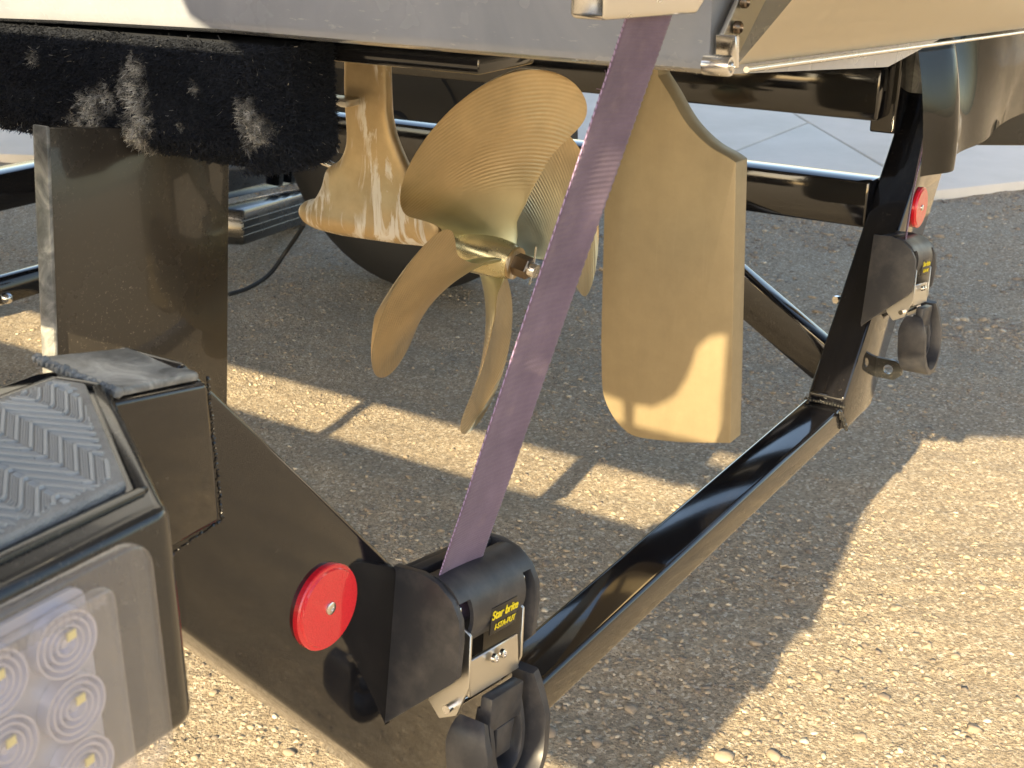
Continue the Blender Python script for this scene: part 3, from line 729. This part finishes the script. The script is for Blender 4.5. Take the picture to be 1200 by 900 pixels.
# stainless tab across the stern
pa, pb = at(864, 76, Y=-0.140), at(1200, 33, Y=-0.140)
pb = pa + (pb - pa) * 1.12
b = bmesh.new(); nn = 24; rows = 14
G2 = []
for i in range(nn + 1):
    t = i / nn; lowp = pa.lerp(pb, t); col_ = []
    for j in range(rows + 1):
        s_ = j / rows
        x = lowp.x + (0.035 * s_ if i == 0 else 0) + (1 - t) * 0.055 * s_
        col_.append(b.verts.new((x, lowp.y - 0.075 * s_ - 0.006 * math.sin(math.pi * s_), lowp.z + 0.15 * s_)))
    G2.append(col_)
for i in range(nn):
    for j in range(rows): b.faces.new((G2[i][j], G2[i + 1][j], G2[i + 1][j + 1], G2[i][j + 1]))
r = bmesh.ops.solidify(b, geom=b.faces[:], thickness=0.004)
tab = obj('stern_tab', b, M['tab'], boat)
obj('tab_edge', tube([pa + Vector((0.01, -0.002, -0.004)), pa.lerp(pb, 0.5) + Vector((0, -0.002, -0.004)), pb + Vector((0, -0.002, -0.004))], [0.0020, 0.0018, 0.0014], 12), M['steel'], boat)
hg = obj('hinge_barrel', lathe(at(848, 77, Y=-0.150) + Vector((0, 0, 0)), (0.0, -1, 0), [(-0.012, 0.0062), (0.004, 0.0062), (0.005, 0.0056), (0.005, 0.0038), (0.0042, 0.0034), (0.0042, 0.0)], 24), M['steel'], boat)
obj('hinge_screw', lathe(at(848, 77, Y=-0.150) + Vector((0, -0.0042, 0)), (0, -1, 0), [(0, 0.0030), (0.0018, 0.0028), (0.0024, 0.0018), (0.0012, 0.0014), (0.0012, 0)], 16), M['steel'], hg)
# hinge bracket on the transom corner
q = [at(842, 76, Y=-0.133), at(842, 40, Y=-0.133), at(860, 0, Y=-0.133), at(868, -60, Y=-0.133), at(930, -60, Y=-0.133), at(892, 2, Y=-0.133), at(862, 62, Y=-0.133), at(852, 76, Y=-0.133)]
br = obj('hinge_bracket', prism(q, (0, -0.003, 0), 0.0008, 1), M['zinc'], boat)
for (px, py) in ((870, 2), (862, 32)):
    c = at(px, py, Y=-0.137)
    obj('bracket_bolt', lathe(c, (0, -1, 0), [(0, 0.0040), (0.003, 0.0040), (0.004, 0.003), (0.002, 0.002), (0.002, 0)], 16), M['nut'], br)
obj('bracket_lip', prism([at(838, 78, Y=-0.131), at(838, 40, Y=-0.131), at(842, 40, Y=-0.131), at(842, 78, Y=-0.131)], (0, -0.014, 0), 0.0006, 1), M['steel'], br)
# black gloss wedge at the stern, curved
b = bmesh.new(); nu, nv = 70, 36; G3 = []
for i in range(nu + 1):
    t = i / nu; x = 0.228 + 0.60 * t; col_ = []
    for j in range(nv + 1):
        s_ = j / nv; zb = 0.733 + 0.010 * t; z = zb + (0.24) * s_
        y = -0.10 - 0.05 * math.sin(math.pi * min(1, t * 1.15)) * (0.3 + 0.7 * s_) - 0.020 * math.exp(-((t - 0.07) / 0.05) ** 2) + 0.035 * math.exp(-((t - 0.24) / 0.09) ** 2) * (0.3 + s_) + 0.06 * s_ * s_ - 0.02 * math.sin(s_ * 5 + t * 9) * t
        col_.append(b.verts.new((x, y, z)))
    G3.append(col_)
for i in range(nu):
    for j in range(nv): b.faces.new((G3[i][j], G3[i + 1][j], G3[i + 1][j + 1], G3[i][j + 1]))
bmesh.ops.solidify(b, geom=b.faces[:], thickness=0.006)
obj('stern_wedge', b, M['mirror_black'], boat)

# rudder
RP = [(0.137, 0.873), (0.086, 0.873), (0.083, 0.850)]
curve = smoothline([(0.083, 0, 0.850), (0.070, 0, 0.834), (0.051, 0, 0.809), (0.028, 0, 0.791), (0.008, 0, 0.7825), (-0.001, 0, 0.778)], 5)
bot = smoothline([(0.040, 0, 0.486), (0.088, 0, 0.480), (0.106, 0, 0.485), (0.119, 0, 0.496), (0.129, 0, 0.512), (0.1335, 0, 0.530), (0.136, 0, 0.58)], 5)
prof = [(0.137, 0.873), (0.086, 0.873)] + [(p.x, p.z) for p in curve] + [(-0.014, 0.4985), ] + [(p.x, p.z) for p in bot]
b = prism([(-0.013, y, z) for y, z in prof], (0.026, 0, 0), 0.0010, 2)
obj('rudder', b, M['rudder'], boat)
obj('rudder_stock', lathe((0, 0.11, 0.86), (0, 0, 1), [(0, 0.02), (0.08, 0.02)], 20), M['steel'], boat)

# strut: leg and barrel as one cast piece
b = bmesh.new()
legp = smoothline([(0.411, 0, 0.875), (0.411, 0, 0.80), (0.411, 0, 0.786), (0.405, 0, 0.758), (0.383, 0, 0.719), (0.356, 0, 0.688), (0.336, 0, 0.667)], 5)
back = [(0.36, 0.652), (0.52, 0.655)] + [(p.x, p.z) for p in smoothline([(0.522, 0, 0.675), (0.512, 0, 0.69), (0.509, 0, 0.703), (0.506, 0, 0.713), (0.487, 0, 0.724), (0.476, 0, 0.742), (0.474, 0, 0.761), (0.475, 0, 0.803), (0.470, 0, 0.875)], 4)]
pl = [(p.x, p.z) for p in legp] + back
prism([(-0.009, y, z) for y, z in pl], (0.018, 0, 0), 0.004, 2, b)
lathe((0, 0.556, 0.6560), (0, -1, 0.0), [(0, 0.0), (0.003, 0.008), (0.012, 0.0145), (0.03, 0.0195), (0.07, 0.0215), (0.15, 0.0190), (0.218, 0.0150), (0.220, 0.0)], 32, b)
for zc_, tw in ((0.722, 0.0105), (0.706, 0.0125), (0.694, 0.0150), (0.684, 0.0175)):
    prism([(-tw, y, z) for y, z in pl if z < zc_], (2 * tw, 0, 0), 0.004, 2, b)
box(-0.0085, 0.0085, 0.413, 0.470, 0.803, 0.810, 0.002, 2, b)
me = bpy.data.meshes.new('s'); b.to_mesh(me); b.free(); tmp = bpy.data.objects.new('s', me); COL.objects.link(tmp)
md = tmp.modifiers.new('r', 'REMESH'); md.mode = 'VOXEL'; md.voxel_size = 0.0020
md = tmp.modifiers.new('sm', 'SMOOTH'); md.factor = 0.7; md.iterations = 70
dg = bpy.context.evaluated_depsgraph_get(); me2 = bpy.data.meshes.new_from_object(tmp.evaluated_get(dg))
bpy.data.objects.remove(tmp)
b = bmesh.new(); b.from_mesh(me2)
strut = obj('strut', b, M['strut'], boat)
for p in strut.data.polygons: p.use_smooth = True
obj('cutless_ring', lathe((0, 0.339, 0.6565), (0, -1, -0.12), [(0, 0.0145), (0.005, 0.0145), (0.006, 0.0135), (0.006, 0.0105)], 32), M['rubber'], strut)
obj('strut_plate', box(-0.032, -0.004, 0.448, 0.492, 0.790, 0.7975, 0.001), M['zinc'], strut)

# propeller shaft and propeller
AX = Vector((0, -0.984, -0.178)).normalized(); HC = Vector((0, 0.291, 0.6465))
obj('propeller_shaft', lathe(HC - AX * 0.055, AX, [(0, 0.0105), (0.10, 0.0105)], 24), M['steel'], boat)
obj('shaft_stub', tube([at(366, 184, X=0.0), at(392, 195, X=0.0)], 0.0042, 12), M['steel'], boat)
obj('loose_thread', tube(smoothline([at(709, 82, X=0.0), at(711, 95, X=0.0), at(706, 104, X=0.0), at(699, 104, X=0.0)], 6), 0.0004, 5), M['thread'], boat)
prop = empty('propeller', HC, boat)
UPV = (Vector((0, 0, 1)) - AX * AX.z).normalized()
XV = Vector((1, 0, 0))
obj('hub', lathe(HC, AX, [(-0.045, 0.0), (-0.045, 0.024), (-0.040, 0.0275), (-0.01, 0.0275), (0.02, 0.0235), (0.036, 0.0195), (0.040, 0.018), (0.040, 0.0)], 40), M['hub'], prop, origin=HC)
def interp(x, pts):
    xs, ys_ = zip(*pts); return float(np.interp(x, xs, ys_))
RT = 0.205; PITCHM = 0.37
def edge_angle(r, pts):
    f = math.sqrt(max(0.0, 1 - (max(0.0, r - 0.105) / (RT - 0.105)) ** 2.3))
    xs, ys_ = zip(*pts); i = 0
    while i < len(xs) - 2 and r > xs[i + 1]: i += 1
    t = min(1, max(0, (r - xs[i]) / (xs[i + 1] - xs[i]))); t = t * t * (3 - 2 * t)
    return (ys_[i] * (1 - t) + ys_[i + 1] * t) * f
LE = [(0.019, 46), (0.045, 38), (0.11, 46), (0.205, 46)]
TE = [(0.019, 42), (0.045, 31), (0.11, 33), (0.205, 50)]
def blade(psi0):
    nr, nc = 48, 30; up_, dn_ = [], []
    b = bmesh.new()
    for i in range(nr + 1):
        s_ = i / nr; r = 0.019 + (RT - 0.019) * math.sin(s_ * math.pi / 2) ** 0.9
        le = edge_angle(r, LE); te = edge_angle(r, TE); sk = 17 * (max(0, r - 0.05) / 0.155) ** 1.6
        A_, B_ = [], []
        for j in range(nc + 1):
            c = -math.cos(math.pi * j / nc)
            ang_ = (c * (le if c < 0 else te)) + sk
            ps = psi0 + math.radians(ang_)
            off = PITCHM / (2 * math.pi) * math.radians(ang_) * interp(r, [(0.02, 0.75), (0.06, 1.0), (0.205, 1.0)])
            off += 0.006 * (c * c) * (r / RT)             # cup
            rad = XV * math.sin(ps) + UPV * math.cos(ps)
            th = interp(r, [(0.019, 0.0140), (0.027, 0.0090), (0.04, 0.0060), (0.06, 0.0042), (0.15, 0.0022), (0.205, 0.0008)]) * max(0.12, math.sqrt(max(0, 1 - c * c)))
            p = HC + rad * r + AX * (off + 0.0)
            A_.append(b.verts.new(p + AX * th)); B_.append(b.verts.new(p - AX * th))
        up_.append(A_); dn_.append(B_)
    for i in range(nr):
        for j in range(nc):
            b.faces.new((up_[i][j], up_[i + 1][j], up_[i + 1][j + 1], up_[i][j + 1]))
            b.faces.new((dn_[i][j], dn_[i][j + 1], dn_[i + 1][j + 1], dn_[i + 1][j]))
        b.faces.new((up_[i][0], dn_[i][0], dn_[i + 1][0], up_[i + 1][0])); b.faces.new((up_[i][nc], up_[i + 1][nc], dn_[i + 1][nc], dn_[i][nc]))
    for j in range(nc):
        b.faces.new((up_[0][j], up_[0][j + 1], dn_[0][j + 1], dn_[0][j])); b.faces.new((up_[nr][j], dn_[nr][j], dn_[nr][j + 1], up_[nr][j + 1]))
    o = obj('blade', b, M['blade'], prop, origin=HC)
    for p in o.data.polygons: p.use_smooth = True
    return o
PSI = math.radians(-20)
for k in range(4): blade(PSI + k * math.pi / 2)
obj('prop_washer', lathe(HC + AX * 0.040, AX, [(0, 0.0175), (0.003, 0.0175), (0.003, 0.0)], 32), M['strut'], prop)
obj('prop_nut', lathe(HC + AX * 0.043, AX, [(0, 0.0125), (0.017, 0.0125), (0.018, 0.0115), (0.018, 0.0)], 6), M['nut'], prop)
obj('shaft_end', lathe(HC + AX * 0.058, AX, [(0, 0.0082), (0.010, 0.0082), (0.011, 0.0075), (0.011, 0)], 20), M['steel'], prop)
e_ = HC + AX * 0.0645
obj('cotter_pin', tube([e_ + Vector((0.012, 0.004, 0.022)), e_, e_ + Vector((-0.010, -0.002, -0.013))], 0.0009, 8), M['steel'], prop)

# ------------------------------------------------------------------ RATCHET TIE-DOWNS
def ratchet(name):
    root = empty(name, (-0.482, -0.002, 0.50))
    H = M['plastic']
    capP = [(0.0, 0.5935), (-0.022, 0.5945), (-0.036, 0.591), (-0.048, 0.5825), (-0.055, 0.571), (-0.057, 0.556), (-0.0565, 0.531), (-0.052, 0.5255), (0.004 - 0.006, 0.4795), (-0.002, 0.478), (-0.001, 0.482)]
    for x0 in (-0.531, -0.4385):
        b = prism([(x0, y, z) for y, z in capP], (0.0055, 0, 0), 0.0018, 3)
        obj('side_cap', b, H, root)
    # raised rim inside the near cap
    # drum cover with strap slot, swept round the drum axis
    b = bmesh.new(); a0, a1 = math.radians(-62), math.radians(88); n_ = 22; rr = 0.0275; cy_, cz_ = -0.0275, 0.5655
    def strip(x0, x1, a0, a1, r=rr, th=0.003):
        k_ = 22; R1, R2, R3, R4 = [], [], [], []
        for i in range(k_ + 1):
            a = a0 + (a1 - a0) * i / k_; c_, s_ = math.cos(a), math.sin(a)
            for L_, x, q_ in ((R1, x0, r), (R2, x1, r), (R3, x1, r - th), (R4, x0, r - th)):
                L_.append(b.verts.new((x, cy_ - c_ * q_, cz_ + s_ * q_)))
        for i in range(k_):
            for A_, B_ in ((R1, R2), (R2, R3), (R3, R4), (R4, R1)): b.faces.new((A_[i], A_[i + 1], B_[i + 1], B_[i]))
        b.faces.new((R1[0], R2[0], R3[0], R4[0])); b.faces.new((R1[-1], R4[-1], R3[-1], R2[-1]))
    strip(-0.514, -0.450, math.radians(-76), math.radians(98))
    strip(-0.526, -0.514, math.radians(32), math.radians(98)); strip(-0.450, -0.438, math.radians(32), math.radians(98))
    bmesh.ops.bevel(b, geom=[e for e in b.edges if e.calc_face_angle(0) > 0.9], offset=0.0007, segments=2, affect='EDGES', clamp_overlap=True)
    cov = obj('drum_cover', b, H, root)
    # top deck behind the slot
    obj('back_plate', box(-0.526, -0.438, -0.008, -0.0022, 0.488, 0.5925, 0.001), H, root)
    obj('slot_lip', box(-0.523, -0.4395, -0.0165, -0.008, 0.586, 0.5935, 0.001), H, root)
    # metal ratchet wheels and drum
    for x in (-0.5225, -0.4455):
        b = bmesh.new(); T_ = 14; outl = []
        for i in range(T_ * 4):
            a = 2 * math.pi * i / (T_ * 4); r_ = 0.0235 if i % 4 in (0, 1) else 0.020
            outl.append((x, cy_ + r_ * math.cos(a), cz_ + r_ * math.sin(a)))
        obj('ratchet_wheel', prism(outl, (0.0025, 0, 0), 0.0003, 1), M['steel'], root)
    obj('drum', lathe((-0.52, cy_, cz_), (1, 0, 0), [(0, 0.014), (0.075, 0.014)], 24), M['web'], root)
    # metal side plates reaching down to the handle pivot
    for x in (-0.5165, -0.4525):
        P = [(-0.040, 0.565), (-0.0555, 0.556), (-0.0575, 0.520), (-0.050, 0.497), (-0.036, 0.490), (-0.026, 0.500), (-0.024, 0.548)]
        obj('side_plate', prism([(x, y, z) for y, z in P], (0.0022, 0, 0), 0.0005, 1), M['zinc'], root)
    obj('pawl_plate', prism([(-0.5145, -0.0545, 0.537), (-0.4545, -0.0545, 0.537), (-0.4545, -0.058, 0.512), (-0.5145, -0.058, 0.512)], (0, 0.003, 0), 0.0006, 1), M['zinc'], root)
    for x in (-0.489, -0.479):
        obj('pawl_screw', lathe((x, -0.0575, 0.532), (0, -1, 0.1), [(0, 0.0033), (0.0025, 0.003), (0.003, 0.0018), (0.0018, 0.0014), (0.0018, 0)], 14), M['steel'], root)
    obj('pivot_rod', lathe((-0.524, -0.046, 0.503), (1, 0, 0), [(0, 0.003), (0.082, 0.003)], 12), M['steel'], root)
    # handle: broad moulded loop
    yh = lambda z: -0.058 - (0.530 - z) * 0.10
    def loop(path, wx, wy, bev):
        """moulded flat bar swept along an XZ path; wx thickness in plane, wy depth"""
        b = bmesh.new(); P = smoothline([(x, 0, z) for x, z in path], 6); Rg = []
        for i, p in enumerate(P):
            d = (P[min(i + 1, len(P) - 1)] - P[max(i - 1, 0)]).normalized(); nn = Vector((d.z, 0, -d.x))
            y0 = yh(p.z); k_ = min(1, 0.55 + 3.0 * min(i, len(P) - 1 - i) / len(P)); ring = []
            for (a, c) in ((-1, -.75), (-.75, -1), (.75, -1), (1, -.75), (1, .75), (.75, 1), (-.75, 1), (-1, .75)):
                q_ = p + nn * (a * wx / 2); ring.append(b.verts.new((q_.x, y0 + c * wy / 2 * k_, q_.z)))
            Rg.append(ring)
        for i in range(len(P) - 1):
            for k in range(8): b.faces.new((Rg[i][k], Rg[i][(k + 1) % 8], Rg[i + 1][(k + 1) % 8], Rg[i + 1][k]))
        b.faces.new(Rg[0]); b.faces.new(list(reversed(Rg[-1])))
        return b
    hd = obj('handle', loop([(-0.5125, 0.497), (-0.5175, 0.488), (-0.5180, 0.470), (-0.514, 0.450), (-0.500, 0.434), (-0.482, 0.429), (-0.464, 0.434), (-0.450, 0.450), (-0.446, 0.470), (-0.4455, 0.490), (-0.4500, 0.512)], 0.0085, 0.034, 0), H, root)
    obj('handle_loop', loop([(-0.500, 0.500), (-0.501, 0.480), (-0.499, 0.462), (-0.492, 0.452), (-0.482, 0.449), (-0.472, 0.452), (-0.465, 0.462), (-0.463, 0.480), (-0.464, 0.500)], 0.0055, 0.016, 0), H, hd)
    obj('handle_bridge', box(-0.503, -0.463, yh(.485) - 0.006, yh(.485) + 0.004, 0.484, 0.510, 0.002), H, hd)
    obj('handle_lever', prism([(-0.494, yh(.46) - .004, 0.485), (-0.472, yh(.46) - .004, 0.485), (-0.474, yh(.46) - .004, 0.462), (-0.492, yh(.46) - .004, 0.462)], (0, 0.004, 0), 0.0012, 2), H, hd)
    # sticker with print
    ca = math.radians(2)
    st = obj('label_plate', prism([(-0.4925, cy_ - rr - 0.0006, cz_ + 0.0025), (-0.4615, cy_ - rr - 0.0006, cz_ + 0.0025), (-0.4615, cy_ - rr - 0.0002, cz_ - 0.0175), (-0.4925, cy_ - rr - 0.0002, cz_ - 0.0175)], (0, 0.0014, 0), 0.0006, 2), M['decal'], root)
    for txt, size, dx, dz_, bold, sh in (('Star brite', 0.0086, 0.0, -0.0060, 0.00012, 0.2), ('I-STA-PUT', 0.0058, 0.001, -0.0140, 0.00004, 0.2)):
        cu = bpy.data.curves.new('t', 'FONT'); cu.body = txt; cu.size = size; cu.extrude = 0.0002; cu.shear = sh; cu.offset = bold; cu.align_x = 'CENTER'; cu.space_character = 0.98
        to = bpy.data.objects.new('t', cu); COL.objects.link(to); dg = bpy.context.evaluated_depsgraph_get(); dg.update()
        tm = bpy.data.meshes.new_from_object(to.evaluated_get(dg)); bpy.data.objects.remove(to)
        b = bmesh.new(); b.from_mesh(tm)
        bmesh.ops.transform(b, matrix=Matrix.Translation((-0.477 + dx, cy_ - rr - 0.0009, cz_ + dz_)) @ Matrix.Rotation(math.radians(90), 4, 'X'), verts=b.verts)
        obj('lettering', b, M['yellow'], st, smooth=False)
    root.rotation_euler = (0, math.radians(9.5), 0)
    return root
r1 = ratchet('ratchet_tie_down')
tag(r1, 'near black ratchet tie-down with yellow lettering and purple strap, beside the round red reflector', 'ratchet', 'retractable ratchet tie-downs on the trailer')
def copy_tree(o, parent=None):
    c = o.copy(); COL.objects.link(c); c.parent = parent
    for ch in list(o.children): copy_tree(ch, c)
    return c
r2 = copy_tree(r1)
r1.location.x -= 0.0135
r2.location = Vector(r1.location) + Vector((0.955, 0.0, 0.012))
tag(r2, 'far black ratchet tie-down at upper right on the starboard upright, above the drilled lug', 'ratchet', 'retractable ratchet tie-downs on the trailer')

# straps
def strap(name, root, pts, width, wv, label=None):
    L_ = sum((Vector(pts[i + 1]) - Vector(pts[i])).length for i in range(len(pts) - 1))
    n_ = int(L_ / 0.00055); P = smoothline(pts, max(4, n_ // (len(pts) - 1))); n_ = len(P)
    m_ = 28; wv = Vector(wv).normalized(); V = []; W_ = []
    for i, p in enumerate(P):
        d = (P[min(i + 1, n_ - 1)] - P[max(i - 1, 0)]).normalized(); s_ = (wv - d * wv.dot(d)).normalized(); nn_ = s_.cross(d)
        for side in (1, -1):
            for j in range(m_ + 1):
                c = -1 + 2 * j / m_
                if side < 0: c = -c
                rib = 0.00028 * math.sin(i * 2 * math.pi / 4.0 + (0.6 if j % 2 else 0))
                edge = 0.0005 * math.sin(i * 2 * math.pi / 6.0) if abs(c) > 0.98 else 0
                bow = 0.0012 * (c * c)
                V.append(p + s_ * (c * width / 2 + edge * (1 if c > 0 else -1)) + nn_ * (side * (0.0007 + rib * 0.5) * (0.35 if abs(c) > .98 else 1) + bow))
    k = 2 * (m_ + 1)
    V = np.array([v[:] for v in V]); I, Jx = np.meshgrid(np.arange(n_ - 1), np.arange(k), indexing='ij'); J2 = (Jx + 1) % k
    F = np.stack([I * k + Jx, I * k + J2, (I + 1) * k + J2, (I + 1) * k + Jx], 2).reshape(-1, 4)
    org = V.mean(0)
    o = mesh_np(name, V - org, F, M['web'], parent=root, loc=org, smooth=False)
    # pale binding threads down the left edge
    b = bmesh.new(); q_ = []
    for i, p in enumerate(P):
        if i % 3: continue
        d = (P[min(i + 1, n_ - 1)] - P[max(i - 1, 0)]).normalized(); s_ = (wv - d * wv.dot(d)).normalized(); nn_ = s_.cross(d)
        k_ = (i // 3) % 2
        q_.append(p - s_ * (width / 2 + (0.0003 if k_ else -0.0004)) + nn_ * (0.0012 + (0.0004 if k_ else -0.0002)))
    tube(q_, 0.00042, 5, True, b)
    obj('edge_thread', b, M['thread'], o, smooth=False)
    return o
strap('strap', r1, [(-0.4955, -0.0275, 0.582), (-0.4945, -0.0285, 0.592), (-0.488, -0.049, 0.66), (-0.4765, -0.0845, 0.78), (-0.4665, -0.1165, 0.885), (-0.4600, -0.137, 0.953), (-0.4585, -0.141, 0.968)], 0.050, (1, -0.06, 0))
strap('strap', r2, [(0.462, -0.0275, 0.594), (0.463, -0.0285, 0.604), (0.466, -0.030, 0.66), (0.472, -0.035, 0.74), (0.48, -0.04, 0.86)], 0.048, (0.95, 0.25, 0))
def unrotate(o, root):
    wl = root.location + o.location
    Mx = Matrix.Translation(root.location) @ Matrix.Rotation(root.rotation_euler.y, 4, 'Y')
    o.matrix_parent_inverse = Mx.inverted(); o.location = wl
unrotate(bpy.data.objects['strap'], r1); unrotate(bpy.data.objects['strap.001'], r2)
# steel hook plate holding the strap on the boat
hk = obj('strap_hook', prism([(-0.53, -0.150, 0.955), (-0.425, -0.150, 0.950), (-0.410, -0.150, 0.960), (-0.412, -0.150, 0.99), (-0.53, -0.150, 0.99)], (0, 0.022, 0), 0.003, 3), M['steel'], r1)
unrotate(hk, r1)
# loose thread hanging between hull and rudder
